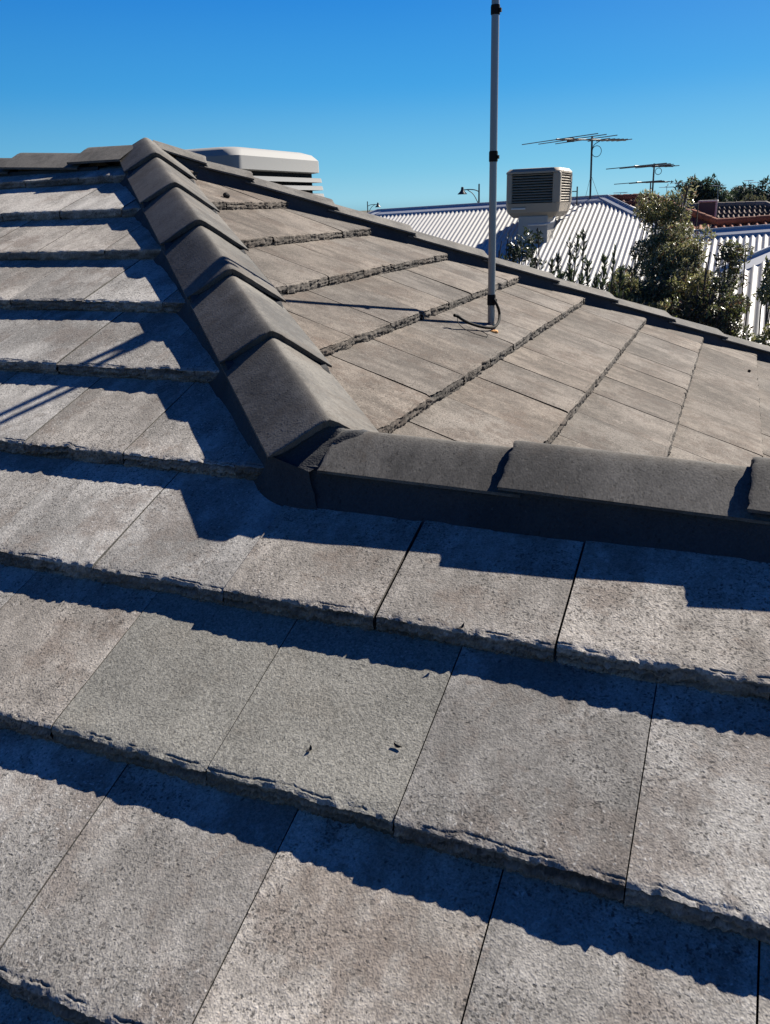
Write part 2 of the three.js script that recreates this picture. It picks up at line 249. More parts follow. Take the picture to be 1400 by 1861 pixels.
// bed under a line of caps: wall from just below the cap edge down into the tiles, both sides
function bedGeo(c0, c1, dl, dr, wl, wr, planeL, planeR_, seed, flare = .012, saw) {
  const { d, a } = frame(c0, c1), L = capLen(c0, c1), n = Math.max(8, Math.round(L / .015)), out = [];
  const at = saw ? saw.pts.map((q) => q.clone().sub(c0).dot(d)) : [], sawAt = (l) => { let k = 0; while (k < at.length - 2 && l >= at[k + 1]) k++; return saw.fall * clamp((l - at[k]) / (at[k + 1] - at[k])); };
  for (const sd of [-1, 1]) {
    const drop = sd < 0 ? dl : dr, plane = sd < 0 ? planeL : planeR_, w = sd < 0 ? wl : wr; if (!plane) continue;
    out.push(grid(n, 9, (i, j) => {
      const l = L * i / n, t = j / 9, c = c0.clone().addScaledVector(d, l);
      const wob = (vn(l * 14, t * 3, seed + sd) - .5) * .007 + (vn(l * 50, t * 6, seed + 3 + sd) - .5) * .003;
      const s = j === 0 ? w * .5 : lerp(w - .006, w + flare, Math.pow((j - 1) / 8, 1.8)) + wob * (j > 1 ? 1 : .35);
      const p = c.clone().addScaledVector(a, sd * s), yt = c.y - drop - .003 - (saw ? sawAt(l) : 0), yb = Math.min(plane(p.x, p.z) - .045, yt - .004);
      p.y = j === 0 ? yt : lerp(yt, yb, (j - 1) / 8); return { p, u: l, v: t * .1, c: [1, 1, 1] };
    }));
  }
  return mergeGeometries(out.map((g) => g.toNonIndexed()));
}
let capSeed = 300;
function capRun(bed, pts, dl, dr, wl, wr, th) { // pts: crest at each lower end, last = where the run stops
  for (let i = 0; i < pts.length - 1; i++) {
    const r = rng(capSeed), c0 = pts[i].clone(), dir = pts[i + 1].clone().sub(pts[i]).normalize(), last = i === pts.length - 2;
    const c1 = pts[i + 1].clone().addScaledVector(dir, last ? 0 : .04).add(V(0, -(last ? .004 : th + .003), 0));
    c0.y += (r() - .5) * .004;
    part(bed, 'ridge_tile', capGeo(c0, c1, dl * (1 + (r() - .5) * .1), dr * (1 + (r() - .5) * .06), wl, wr, th, capSeed++, .84 + r() * .3), M.cap);
  }
}
const hipPt = (x) => V(x, -.402 - .432 * (x + .738), x - .69);
{ // near hip, from the junction up to the apex
  const xs = [-.738, -1.039, -1.327, -1.632, -1.935, -2.225, -2.41], pts = xs.map(hipPt);
  const low = hipPt(-.765), hi = hipPt(-2.36);
  const bed = part(house, 'mortar_bedding', bedGeo(low, hi, .068, .104, .124, .148, planeF, planeR, 11, .042, { pts, fall: .020 }), M.mortar);
  capRun(bed, pts, .070, .106, .128, .156, .018);
}
{ // low wing ridge running right from the junction; each cap laps the one on its left
  const y = -.420, z = -1.45, ends = [-.725, -.356, .059, .474, .89, 1.30, 1.72];
  const pts = ends.map((x, i) => V(x, y - (i === 0 ? .006 : 0), z));
  const bed = part(house, 'mortar_bedding_001', bedGeo(V(-.756, y, z), V(1.72, y, z), .056, .056, .105, .105, (x, zz) => planeF(x, 2 * z - zz), planeF, 21, .050, { pts, fall: .017 }), M.mortar);
  capRun(bed, pts, .056, .056, .110, .109, .016);
}
{ // main ridge going left from the apex; the right-hand cap is the upper one
  const ends = [-2.70, -3.10, -3.50, -3.90, -4.30, -4.7], z = -3.07;
  const bed = part(house, 'mortar_bedding_002', bedGeo(V(-4.9, .268, z), V(-2.55, .268, z), .06, .06, .136, .136, planeF, planeF, 31), M.mortar);
  let prev = V(-2.42, .284, z);
  for (const x of ends) { // lower end at the left, lapping the cap on its left
    const c0 = V(x, .292, z), c1 = prev.clone(); c1.y = .292 - .026;
    if (x === -2.70) c1.y = .288;
    part(bed, 'ridge_tile', capGeo(c0, c1, .064, .064, .145, .145, .024, capSeed++, .95), M.cap); prev = V(x + .05, .29, z);
  }
}
{ // far hip, apex down to the right
  const xs = [.83, .53, .23, -.077, -.361, -.647, -.922, -1.225, -1.526, -1.821, -2.104, -2.254, -2.42];
  const P = (x) => V(x, -.768 - .4476 * x, -(FARC + .656 * x) / .755);
  const bed = part(house, 'mortar_bedding_003', bedGeo(P(.82), P(-2.36), .034, .034, .105, .105, planeR, planeR, 41, .030, { pts: xs.map(P), fall: .019 }), M.mortar);
  capRun(bed, xs.map(P), .036, .036, .112, .112, .018);
}
// mortar pointing packed into the junction under the lowest hip cap
{
  const A = hipPt(-.748), fa = frame(A, hipPt(-1.1)), Bc = V(-.650, -.438, -1.45);
  const g = grid(24, 10, (i, j) => {
    const t = i / 24 * 2 - 1, v = j / 10, sa = t * (t < 0 ? .128 : .156), sb = t * .113;
    const pa = A.clone().addScaledVector(fa.a, sa).addScaledVector(fa.up, prof(sa, .070, .106, .128, .156) - .007);
    const pb = Bc.clone().add(V(0, prof(sb, .056, .056, .110, .110) + .007, -sb)); pb.x += (t < 0 ? t * .095 : t * .02);
    const p = pa.lerp(pb, v); p.y += -.012 * Math.sin(Math.min(1, v * 1.5) * Math.PI) * (1 - t * t * .4) + (vn(t * 7, v * 7, 77) - .5) * .005 + (vn(t * 30, v * 26, 78) - .5) * .0015; return { p, u: t * .15, v: v * .15, c: [1, 1, 1] };
  });
  const edge = (v) => { const sa = -.128, pa = A.clone().addScaledVector(fa.a, sa).addScaledVector(fa.up, prof(sa, .070, .106, .128, .156) - .007), pb = Bc.clone().add(V(-.095, prof(-.113, .056, .056, .110, .110) + .007, .113)); return pa.lerp(pb, v); };
  const wall = grid(14, 8, (i, j) => {
    const v = i / 14, t = j / 8, top = edge(lerp(-.02, 1.02, v)).add(V(0, .003, 0)), q = 1 - v, bx = q * q * -.872 + 2 * q * v * -.80 + v * v * -.70, bz = q * q * -1.338 + 2 * q * v * -1.272 + v * v * -1.297;
    const k = Math.pow(t, 1.7), p = V(lerp(top.x, bx, k), 0, lerp(top.z, bz, k)); p.y = lerp(top.y, planeF(p.x, p.z) - .045, t); p.x += (vn(v * 6, t * 6, 81) - .5) * .004; return { p, u: v * .15, v: t * .1, c: [1, 1, 1] };
  });
  part(house, 'mortar_pointing', [g, wall], M.mortar);
}
// walls, gutter and fascia below the eaves
{
  const wallM = std({ color: new THREE.Color().setRGB(.32, .2, .15), roughness: .9 });
  part(house, 'wall', [box(-2.2, -3.75, -2.5, 6.4, 2.5, 7.0)], wallM);
  const e0 = PF(0, -.95 - .33, -.05);
  part(house, 'gutter', [box(-2.0, e0.y - .07, e0.z + .05, 8, .11, .12, .02)], M.greyMetal);
}
// ---------------------------------------------------------------- antenna mast standing on the roof
{
  const B = V(-.865, -.455, -3.098), top = 2.0;
  const t = thing('antenna_mast', 'grey metal antenna pole with black tape bands rising from the roof tiles', 'antenna mast', B.toArray());
  const up = (h, dx = 0, dz = 0) => V(B.x + dx - .003, B.y + h, B.z + dz);
  part(t, 'pole', bar(up(0), up(1.62), .0138, 20), M.pole);
  for (const [h, l] of [[.109, .040], [.617, .036], [1.079, .030]]) { const g = []; for (let k = 0; k < 3; k++) g.push(bar(up(h - l / 2 + k * .001), up(h + l / 2 - k * .002), .0150 + k * .0006, 20)); g.push(box(B.x + .016, B.y + h - .003, B.z + .006, .008, .012, .010)); part(t, 'tape_band', g, M.black); }
  part(t, 'added_shadow_pole', bar(up(1.16, .040, .021), up(2.05, .040, .021), .0125, 14), M.pole);  // guessed second pole above the frame, added to cast the second shadow line
  part(t, 'clamp', [box(B.x + .018, B.y + 1.22, B.z + .01, .07, .03, .05, .005), box(B.x + .018, B.y + 1.52, B.z + .01, .07, .03, .05, .005)], M.darkMetal);  // joins the added pole to the mast, out of view
  const gz = planeR(B.x, 0) + .0;
  const onR = (x, y, h) => { const d = rayOf(x, y); return d.multiplyScalar((D_R - .012 + h) / d.dot(N_R)); };
  part(t, 'cable', [tube([up(.112, .012, .012), up(.095, .024, .014), onR(908, 570, .040), onR(906, 586, .022), onR(894, 595.5, .014), onR(872, 593, .014), onR(852, 586.5, .020), onR(838, 579, .030), onR(831, 574, .034)], .0055, 60, 8),
    tube([onR(831, 575, .033), onR(834, 588, .018), onR(845, 598, .010), onR(862, 606, .008), onR(880, 611.5, .008), onR(887, 610, .009), onR(880, 604, .012), onR(866, 599, .014)], .0013, 50, 6), tube([onR(836, 577, .031), onR(831, 574, .034), onR(826, 573, .036)], .006, 10, 6)], M.black);
  const cone = new THREE.LatheGeometry([[.0, .02], [.016, .018], [.021, .008], [.027, -.01]].map((q) => new THREE.Vector2(...q)), 20); cone.scale(1.1, 1, 1); cone.translate(B.x, B.y - .005, B.z);
  part(t, 'collar', cone, M.darkMetal);
  const blob = new THREE.SphereGeometry(.019, 14, 10); { const p = blob.attributes.position; for (let i = 0; i < p.count; i++) { const k = 1 + (vn(p.getX(i) * 160, p.getZ(i) * 160, 5) - .5) * .6; p.setXYZ(i, p.getX(i) * k * 1.3, p.getY(i) * k * .55, p.getZ(i) * k); } blob.computeVertexNormals(); { const q = onR(897, 603.5, .002); blob.scale(.8, .8, .8); blob.translate(q.x, q.y, q.z); } }
  part(t, 'sealant', blob, std({ color: new THREE.Color().setRGB(.55, .27, .08), roughness: .8 }), 'dab of orange sealant at the pole foot');
}
// ---------------------------------------------------------------- corrugated and rolled roofs
// origin o at the ridge, eu along the ridge, ev down the slope, top(u)..bot(u) the run of each line
function corrugated(o, eu, ev, u0, u1, top, bot, pitch, amp, per = 8, rows = 1) {
  const nrm = eu.clone().cross(ev).normalize(); if (nrm.y < 0) nrm.negate();
  const n = Math.round((u1 - u0) / pitch * per);
  return grid(n, rows, (i, j) => { const u = u0 + (u1 - u0) * i / n, a = top(u), b = Math.max(bot(u), a + .001), v = lerp(a, b, j / rows); return { p: o.clone().addScaledVector(eu, u).addScaledVector(ev, v).addScaledVector(nrm, amp * Math.cos(u / pitch * 2 * Math.PI)), u, v, c: [1, 1, 1] }; });
}
function rolled(o, eu, ev, u0, u1, top, bot, pitch, amp, row, per = 8) {
  const nrm = eu.clone().cross(ev).normalize(); if (nrm.y < 0) nrm.negate(); const parts = [], R = rng(5), n = Math.round((u1 - u0) / pitch * per);
  const vmax = Math.max(bot(u0), bot(u1), bot((u0 + u1) / 2));
  for (let k = 0; k * row < vmax; k++) {
    const tone = new Map(), tn = (u) => { const q = Math.round(u / pitch); if (!tone.has(q)) tone.set(q, .72 + R() * .5); return tone.get(q); };
    parts.push(grid(n, 2, (i, j) => { const u = u0 + (u1 - u0) * i / n, vv = j === 0 ? k * row - .02 : (k + 1) * row + (j === 2 ? .004 : 0), v = clamp(vv, Math.min(top(u), bot(u)), bot(u)); const c = tn(u), w = Math.cos(u / pitch * 2 * Math.PI), h = (w > 0 ? w : w * .25) * amp + [0, .075, -.02][j]; return { p: o.clone().addScaledVector(eu, u).addScaledVector(ev, v).addScaledVector(nrm, h), u, v, c: [c, c, c] }; }));
  }
  return mergeGeometries(parts.map((g) => g.toNonIndexed()));
}
const slopeDir = (hx, hz, pitch) => V(hx * Math.cos(pitch), -Math.sin(pitch), hz * Math.cos(pitch));
function capping(a, b, sideA, sideB, w, lip = .02) { // folded metal ridge strip: two wings and a rolled crown
  const g = [], d = b.clone().sub(a).normalize(), L = a.distanceTo(b);
  for (const s of [sideA, sideB]) g.push(grid(1, 4, (i, j) => { const t = j / 4, p = a.clone().addScaledVector(d, i * L).addScaledVector(s, [0, .02, .04, w, w + .004][j]); p.y += [.035, .03, .022, .02, -.004][j]; return { p, u: i * L, v: t, c: [1, 1, 1] }; }));
  g.push(bar(a.clone().add(V(0, .03, 0)), b.clone().add(V(0, .03, 0)), .018, 10));
  return g;
}
{ // neighbour's white corrugated house
  const zR = -14.5, PRt = atZ(1104, 359, zR), PLt = atZ(686, 385, zR), eu = PRt.clone().sub(PLt).normalize(), Lr = PRt.distanceTo(PLt), pit = 23 * Math.PI / 180, ev = slopeDir(0, 1, pit);
  const t = thing('corrugated_house', 'white corrugated metal roofed house next door with grey ridge capping', 'house', [-3, -5, -12]);
  const cp = Math.cos(pit), nP = .0762;
  // front slope with hips at both ends
  part(t, 'roof', corrugated(PLt, eu, ev, -4.6, Lr + 4.6, (u) => u < 0 ? -u / cp : u > Lr ? (u - Lr) / cp : 0, () => 5.0, nP, .0078), M.whiteMetal);
  const ex = slopeDir(1, 0, pit), ez = V(0, 0, -1);
  part(t, 'roof', corrugated(PRt, ez, ex, -4.6, 4.6, (u) => Math.abs(u) / cp, () => 5.0, nP, .0078), M.whiteMetal);
  part(t, 'roof', slabGeo([PLt, PRt, PRt.clone().add(V(4.6, -1.95, -4.6)), PLt.clone().add(V(-4.6, -1.95, -4.6))]), M.whiteMetal);
  part(t, 'roof', slabGeo([PLt, PLt.clone().add(V(-4.6, -1.95, -4.6)), PLt.clone().add(V(-4.6, -1.95, 4.6))]), M.whiteMetal);
  part(t, 'ridge_capping', capping(PLt, PRt, ev, slopeDir(0, -1, pit), .17), M.greyMetal);
  const hipE = PRt.clone().add(V(4.5, -1.91, 4.5));
  part(t, 'hip_capping', capping(PRt, hipE, slopeDir(-.7, .35, .1), slopeDir(.35, -.7, .1), .17), M.greyMetal);
  part(t, 'hip_capping', capping(PLt, PLt.clone().add(V(-4.5, -1.91, 4.5)), slopeDir(.7, .35, .1), slopeDir(-.35, -.7, .1), .17), M.greyMetal);
  // lower wing to the right, then the nearer hipped bay
  const zC = -12.2, C0 = atZ(1235, 426, zC), C1 = atZ(1400, 414, zC), eC = C1.clone().sub(C0).normalize();
  part(t, 'roof', corrugated(C0, eC, ev, 0, 5.5, () => 0, () => 3.4, nP, .0078), M.whiteMetal);
  part(t, 'ridge_capping', capping(C0.clone(), C0.clone().addScaledVector(eC, 5.5), ev, slopeDir(0, -1, pit), .16), M.greyMetal);
  const zD = -9.2, Da = atZ(1346, 473, zD + .35), Db = atZ(1400, 444, zD - .45), hipDir = Db.clone().sub(Da);
  // front slope of the bay: its left hip climbs from Da to Db and beyond
  const Dl = Da.clone().addScaledVector(hipDir, -.7), Dr = Da.clone().addScaledVector(hipDir, 3.2);
  const eD = V(1, 0, 0), pD = slopeDir(0, 1, pit);
  { const W = Dr.x - Dl.x, o = V(Dl.x, Dr.y, Dl.z - (Dr.y - Dl.y) / Math.tan(pit));
    const g = corrugated(o, eD, pD, 0, W + 3, (u) => u < W ? (Dr.y - lerp(Dl.y, Dr.y, u / W)) / Math.sin(pit) : 0, () => 4.2, nP, .0078);
    part(t, 'roof', g, M.whiteMetal);
    const a = Dl.clone(), b = o.clone().add(V(W, 0, 0)); b.z = o.z; part(t, 'hip_capping', capping(a, b, slopeDir(.7, .5, .3), slopeDir(-.7, -.4, .3), .16), M.greyMetal); }
  const wallM = std({ color: new THREE.Color().setRGB(.55, .5, .44), roughness: .9 });
  part(t, 'wall', [box(-4.6, -3.6, -13.3, 9.0, 2.9, 6.6), box(1.5, -3.9, -11.6, 6, 2.4, 3.6)], wallM);
}
// ---------------------------------------------------------------- evaporative coolers
function rr(w, d, r, y, cx, cz, n = 6) { const out = []; for (let q = 0; q < 4; q++) for (let k = 0; k <= n; k++) { const a = (q + k / n) * Math.PI / 2, x = Math.cos(a) * r + [1, -1, -1, 1][q] * (w / 2 - r), z = Math.sin(a) * r + [1, 1, -1, -1][q] * (d / 2 - r); out.push(V(cx + x, y, cz + z)); } return out; }
function shell(levels, cx, cz, capTop = true) { // levels: [w, d, r, y]
  const rings = levels.map(([w, d, r, y]) => rr(w, d, r, y, cx, cz)), n = rings[0].length;
  const g = grid(n, rings.length - 1, (i, j) => ({ p: rings[j][i % n], u: i / n, v: j, c: [1, 1, 1] }));
  const gs = [g.toNonIndexed()]; if (capTop) gs.push(slabGeo(rings[rings.length - 1])); gs.push(slabGeo(rings[0]));
  return toCreasedNormals(mergeGeometries(gs), .6);
}
const beige = std({ color: new THREE.Color().setRGB(.33, .28, .215), roughness: .55 }), offWhite = std({ color: new THREE.Color().setRGB(.28, .282, .275), roughness: .8 });
{
  const zf = -13.0, x0 = -.266 * 13, x1 = -.2 * 13, w = x1 - x0, cx = (x0 + x1) / 2, d = 1.0, cz = zf - d / 2, yt = .485, yb = -.16;
  const t = thing('evaporative_cooler', 'beige box shaped evaporative cooler with louvres on the corrugated roof', 'cooler', [cx, yb - .5, cz]);
  part(t, 'cabinet', [shell([[w * .76, d * .76, .05, yb - .06], [w * .94, d * .94, .07, yb + .02], [w * .985, d * .985, .07, yb + .15]], cx, cz, true), shell([[w * .99, d * .99, .07, yt - .07], [w * .99, d * .99, .08, yt - .045], [w * .90, d * .90, .10, yt], [w * .55, d * .5, .1, yt + .012]], cx, cz, true),
    ...[[x0 + .065, zf - .075], [x1 - .075, zf - .075], [x0 + .065, zf - d + .075], [x1 - .075, zf - d + .075]].map(([x, z], i) => box(x + (i % 2 ? .01 : 0), (yb + yt) / 2 + .04, z, i % 2 ? .12 : .09, yt - yb - .19, .125, .03))], beige);
  part(t, 'filter_pad', [box(cx, (yb + yt) / 2 + .04, cz, w * .86, yt - yb - .2, d * .86)], M.black);
  const ys = (k) => lerp(yb + .175, yt - .085, k / 10);
  for (let k = 0; k < 11; k++) {
    const s1 = box(0, 0, 0, w * .84, .004, .042); s1.rotateX(.5); s1.translate(cx - .02, ys(k), zf - .045); part(t, 'louvre_slat', s1, beige);
    const s2 = box(0, 0, 0, .05, .012, d * .78); s2.rotateZ(-.5); s2.translate(x1 - .035, ys(k), cz); part(t, 'louvre_slat', s2, beige);
  }
  part(t, 'badge', box(x0 + .22, yb + .075, zf - .012, .22, .022, .03, .004), std({ color: new THREE.Color().setRGB(.7, .68, .62), roughness: .4 }));
  part(t, 'duct', box(cx + .01, yb - .28, cz + .12, .46, .5, .62, .02), std({ color: new THREE.Color().setRGB(.4, .38, .34), roughness: .7 }));
  part(t, 'drain_pipe', [tube([V(cx - .02, yb - .16, zf + .1), V(cx + .25, yb - .15, zf + .1), V(cx + .33, yb - .13, zf + .02), V(cx + .34, yb - .06, zf - .1)], .018, 30, 8)], M.whiteMetal);
  // lead apron round the duct, laid over the corrugations
  const apron = grid(6, 6, (i, j) => { const u = i / 6, v = j / 6, x = cx + .1 + u * .42 - v * .1, z = zf - .45 + v * 1.35; return { p: V(x, -.06 - (z + 14.5) * Math.tan(23 * Math.PI / 180) + .035 + Math.sin(u * 14) * .006, z), u, v, c: [1, 1, 1] }; });
  part(t, 'flashing', apron, std({ color: new THREE.Color().setRGB(.42, .38, .34), roughness: .8 }));
}
{
  const zc = -4.40, L = 1.1, xr = -2.787, w = 1.1, cx = xr - w / 2, cz = zc - L / 2, yt = .375;
  const t = thing('evaporative_cooler', 'large off-white evaporative cooler behind the tiled hip, with wide louvre slots', 'cooler', [cx, -.5, cz]);
  part(t, 'lid', shell([[w - .05, L - .05, .05, yt - .135], [w, L, .06, yt - .13], [w, L, .06, yt - .055], [w * .95, L * .95, .08, yt - .02], [w * .86, L * .86, .10, yt - .002]], cx, cz), offWhite);
  part(t, 'filter_pad', box(cx, yt - .36, cz, w * .90, .62, L * .90), M.black);
  for (let k = 0; k < 10; k++) { const y = yt - .178 - k * .050, e = .006 + k * .009; part(t, 'louvre_slat', shell([[w + e + .008, L + e + .008, .04, y - .016], [w + e, L + e, .04, y + .011], [w + e - .09, L + e - .09, .03, y + .015]], cx, cz, true), offWhite); }
  part(t, 'base', box(cx, -.42, cz, w * .8, .5, L * .8, .03), offWhite);
}
// ---------------------------------------------------------------- TV aerials
function yagi(t, T, e, b, bl, els, r) { // T boom centre, e element direction, b boom direction
  part(t, 'boom', bar(T.clone().addScaledVector(b, -bl / 2), T.clone().addScaledVector(b, bl / 2), r * 1.5, 6), M.darkMetal);
  for (const [s, len, o] of els) { const c = T.clone().addScaledVector(b, s * bl); part(t, 'element', bar(c.clone().addScaledVector(e, -len / 2 + (o || 0)), c.clone().addScaledVector(e, len / 2 + (o || 0)), r * .7, 5), M.darkMetal); }
}
{
  const B = atZ(1073, 364, -14.45), top = atZ(1076.5, 247, -14.45), T = atZ(1076, 254, -14.42), e = V(.80, .012, .6).normalize(), b = V(.6, 0, -.8).normalize();
  const t = thing('tv_antenna', 'tall TV aerial with long rods on the corrugated roof ridge beside the cooler', 'antenna', B.toArray());
  part(t, 'mast', bar(B.clone().add(V(0, -.1, 0)), top, .016, 8), M.darkMetal);
  yagi(t, T, e, b, 1.5, [[-.48, 1.75, 0], [-.3, 1.55, 0], [-.1, 1.4, 0], [.1, .5], [.2, .42], [.27, .4], [.34, .38], [.41, .36], [.48, .34]], .010);
  part(t, 'dipole_box', box(T.x - .32, T.y + .01, T.z + .1, .12, .06, .09, .015), M.black);
  const loop = []; for (let k = 0; k <= 16; k++) { const a = k / 16 * Math.PI * 2 + 2.4; loop.push(V(T.x + .085 + Math.cos(a) * .075, T.y - .175 + Math.sin(a) * .082, T.z)); } part(t, 'cable', [tube(loop, .005, 40, 5), tube([V(T.x + .14, T.y - .02, T.z), V(T.x + .04, T.y - .08, T.z), V(T.x + .01, T.y - .2, T.z)], .006, 12, 5)], M.black);
  part(t, 'stay_wire', [bar(B.clone().lerp(top, .4), B.clone().add(V(.16, 0, .02)), .003, 4), bar(B.clone().lerp(top, .4), B.clone().add(V(-.1, 0, -.05)), .003, 4)], M.darkMetal);
}
{
  const B = atZ(1185.5, 362, -24), top = atZ(1189.5, 297, -24), T = atZ(1189, 302, -24), e = V(.85, .02, .52).normalize(), b = V(.52, 0, -.85).normalize();
  const t = thing('tv_antenna', 'TV aerial with two stacked rod sets on the maroon tiled roof', 'antenna', B.toArray());
  part(t, 'mast', bar(B.clone().add(V(0, -.3, 0)), top, .022, 8), M.darkMetal);
  part(t, 'mast', bar(atZ(1181.5, 362, -23.8).add(V(0, -.3, 0)), atZ(1183, 330, -23.8), .018, 6), M.darkMetal);
  yagi(t, T, e, b, 1.6, [[-.48, 1.9], [-.25, 1.6], [0, 1.2], [.2, .6], [.34, .5], [.48, .45]], .016);
  yagi(t, atZ(1186, 331, -23.9), e, b, 1.3, [[-.48, 1.5], [-.2, 1.1], [.1, .6], [.3, .5], [.48, .4]], .014);
  const loop = []; for (let k = 0; k <= 12; k++) { const a = k / 12 * Math.PI * 2; loop.push(V(T.x + .12 + Math.cos(a) * .08, T.y - .13 + Math.sin(a) * .08, T.z)); } part(t, 'cable', tube(loop, .008, 24, 5), M.black);
}
{ // short vent pipe right of the cooler
  const B = atZ(1049, 362, -14.3), t = thing('vent_pipe', 'short thin pipe standing between the roof cooler and the tall aerial', 'pipe', B.toArray());
  part(t, 'pipe', bar(B.clone().add(V(0, -.12, 0)), atZ(1049.5, 339, -14.3), .011, 8), M.darkMetal); part(t, 'bracket', box(B.x - .04, B.y + .12, B.z, .09, .014, .014), M.darkMetal);
}
// ---------------------------------------------------------------- street lamps
function lamp(px, topY, D, sx, label) {
  const T = atD(px, topY, D), B = V(T.x, -5, T.z), R = V(Math.cos(.41), 0, -Math.sin(.41)).multiplyScalar(sx), t = thing('street_lamp', label, 'street lamp', B.toArray());
  const at = (r, y) => T.clone().addScaledVector(R, r).add(V(0, y, 0));
  part(t, 'pole', bar(B, T, .09, 10, .05), M.darkMetal);
  part(t, 'arm', [tube([at(0, -.5), at(.3, -.38), at(.7, -.34), at(1.05, -.36)], .035, 20, 6), tube([at(0, -1.4), at(.18, -1.0), at(.45, -.6), at(.8, -.37)], .028, 20, 6)], M.darkMetal);
  const g = new THREE.LatheGeometry([[.05, .22], [.09, .2], [.11, .02], [.17, -.08], [.32, -.22], [.33, -.26], [.0, -.2]].map((q) => new THREE.Vector2(...q)), 16); const p = at(1.15, -.38); g.translate(p.x, p.y, p.z); part(t, 'lamp_shade', g, M.darkMetal);
}
lamp(871, 334, 60, -1, 'dark street lamp with curved arm above the corrugated roof, left of the pole');
lamp(668, 366, 95, 1, 'small distant street lamp just above the end of the tiled hip');
// ---------------------------------------------------------------- tiled houses behind
const terra = (r, g, b) => std({ color: new THREE.Color().setRGB(r, g, b), roughness: .85, vertexColors: true });
const maroon = terra(.16, .045, .03), brownT = terra(.13, .085, .065), orangeT = terra(.27, .082, .038), wallB = std({ color: new THREE.Color().setRGB(.35, .22, .16), roughness: .9 });
function ridgeCaps(a, b, r, mat, t, n) { const d = b.clone().sub(a), g = []; for (let k = 0; k < n; k++) { const q = bar(a.clone().addScaledVector(d, k / n), a.clone().addScaledVector(d, (k + 1.08) / n), r, 10, r * .86); const c = new Float32Array(q.attributes.position.count * 3).fill(.7 + .4 * hash3(k, 3, 9)); q.setAttribute('color', new THREE.BufferAttribute(c, 3)); g.push(q); } for (const q of g) part(t, 'ridge_tile', q, mat); }
{
  const pit = 24 * Math.PI / 180, z = -23.5, a = atZ(1122, 364, z), b = atZ(1187, 359, z), eu = V(1, 0, 0), cp = Math.cos(pit); b.y = a.y = (a.y + b.y) / 2; const L = b.x - a.x;
  const t = thing('maroon_roofed_house', 'house with a dark maroon tiled roof behind the corrugated one', 'house', [a.x, -5, z - 2]);
  part(t, 'roof', rolled(a, eu, slopeDir(0, 1, pit), -.6, L + 5, (u) => u > L ? (u - L) / cp : 0, () => 5.2, .19, .03, .33), maroon);
  part(t, 'roof', rolled(b, V(0, 0, -1), slopeDir(1, 0, pit), -5, 5, (u) => Math.abs(u) / cp, () => 5.2, .19, .03, .33), maroon);
  ridgeCaps(a.clone().add(V(-.6, .03, 0)), b.clone().add(V(0, .03, 0)), .11, maroon, t, 6); ridgeCaps(b.clone().add(V(4, -1.7, 4)), b.clone().add(V(0, .03, 0)), .11, maroon, t, 12);
  part(t, 'wall', box(a.x + 2.6, -3.6, z, 6, 2.8, 7), wallB);
}
{
  const pit = 26 * Math.PI / 180, z = -33, a = atZ(1290, 376, z), b = atZ(1391, 373, z), cp = Math.cos(pit); const y = (a.y + b.y) / 2; a.y = b.y = y; const L = b.x - a.x;
  const t = thing('brown_roofed_house', 'house with a weathered brown barrel tiled roof, below the far trees', 'house', [a.x, -5, z - 3]);
  part(t, 'roof', rolled(a, V(1, 0, 0), slopeDir(0, 1, pit), -4, L + 5.5, (u) => u > L ? (u - L) / cp : 0, () => 6, .165, .05, .33), brownT);
  part(t, 'roof', rolled(b, V(0, 0, -1), slopeDir(1, 0, pit), -5, 5, (u) => Math.abs(u) / cp, () => 5.2, .165, .04, .33), brownT);
  ridgeCaps(a.clone().add(V(-4, .04, 0)), b.clone().add(V(0, .04, 0)), .12, terra(.2, .17, .15), t, 18); ridgeCaps(b.clone().add(V(4, -1.9, 4)), b.clone().add(V(0, .04, 0)), .12, terra(.2, .17, .15), t, 14);
  part(t, 'wall', box(a.x + 1, -3.8, z, 11, 2.4, 8), wallB);
}
{
  const pit = 25 * Math.PI / 180, z = -21.5, a = atZ(1302, 409, z), b = atZ(1400, 402, z), c = atZ(1258, 390, z - .9), ev = slopeDir(0, 1, pit), eu = b.clone().sub(a).normalize();
  const t = thing('orange_roofed_house', 'house with a bright orange terracotta tiled roof above the right-hand corrugated roof', 'house', [a.x, -5, z - 1]);
  part(t, 'roof', rolled(a, eu, ev, -1.6, 7, () => 0, () => 4, .175, .042, .34), orangeT);
  ridgeCaps(a.clone().add(V(0, .05, 0)), a.clone().addScaledVector(eu, 6).add(V(0, .05, 0)), .10, terra(.22, .06, .035), t, 14);
  ridgeCaps(a.clone().add(V(.05, .05, 0)), c.clone().add(V(0, .05, 0)), .09, orangeT, t, 4);
  part(t, 'roof', slabGeo([c, a, a.clone().add(V(-.9, -.25, .3)), c.clone().add(V(-.3, -.3, .3))]), terra(.2, .05, .03));
  part(t, 'wall', box(a.x + 3, -3.9, z + .5, 9, 2.2, 5), wallB);
}
{
  const z = -24, a = atZ(1268, 395, z), b = atZ(1303, 366, z), w = b.x - a.x, h = b.y - a.y, t = thing('rooftop_unit', 'dark square box with pale rim on the tiled roofs, right of the bush top', 'rooftop unit', [(a.x + b.x) / 2, a.y, z]);
  part(t, 'cabinet', box((a.x + b.x) / 2, (a.y + b.y) / 2 - .1, z - .3, w, h + .2, .6, .03), std({ color: new THREE.Color().setRGB(.03, .028, .04), roughness: .5 }));
  part(t, 'rim', [box((a.x + b.x) / 2, b.y + .01, z - .28, w + .05, .05, .66, .015), box(b.x, (a.y + b.y) / 2, z + .01, .05, h, .05, .012)], std({ color: new THREE.Color().setRGB(.4, .38, .38), roughness: .6 }));
}
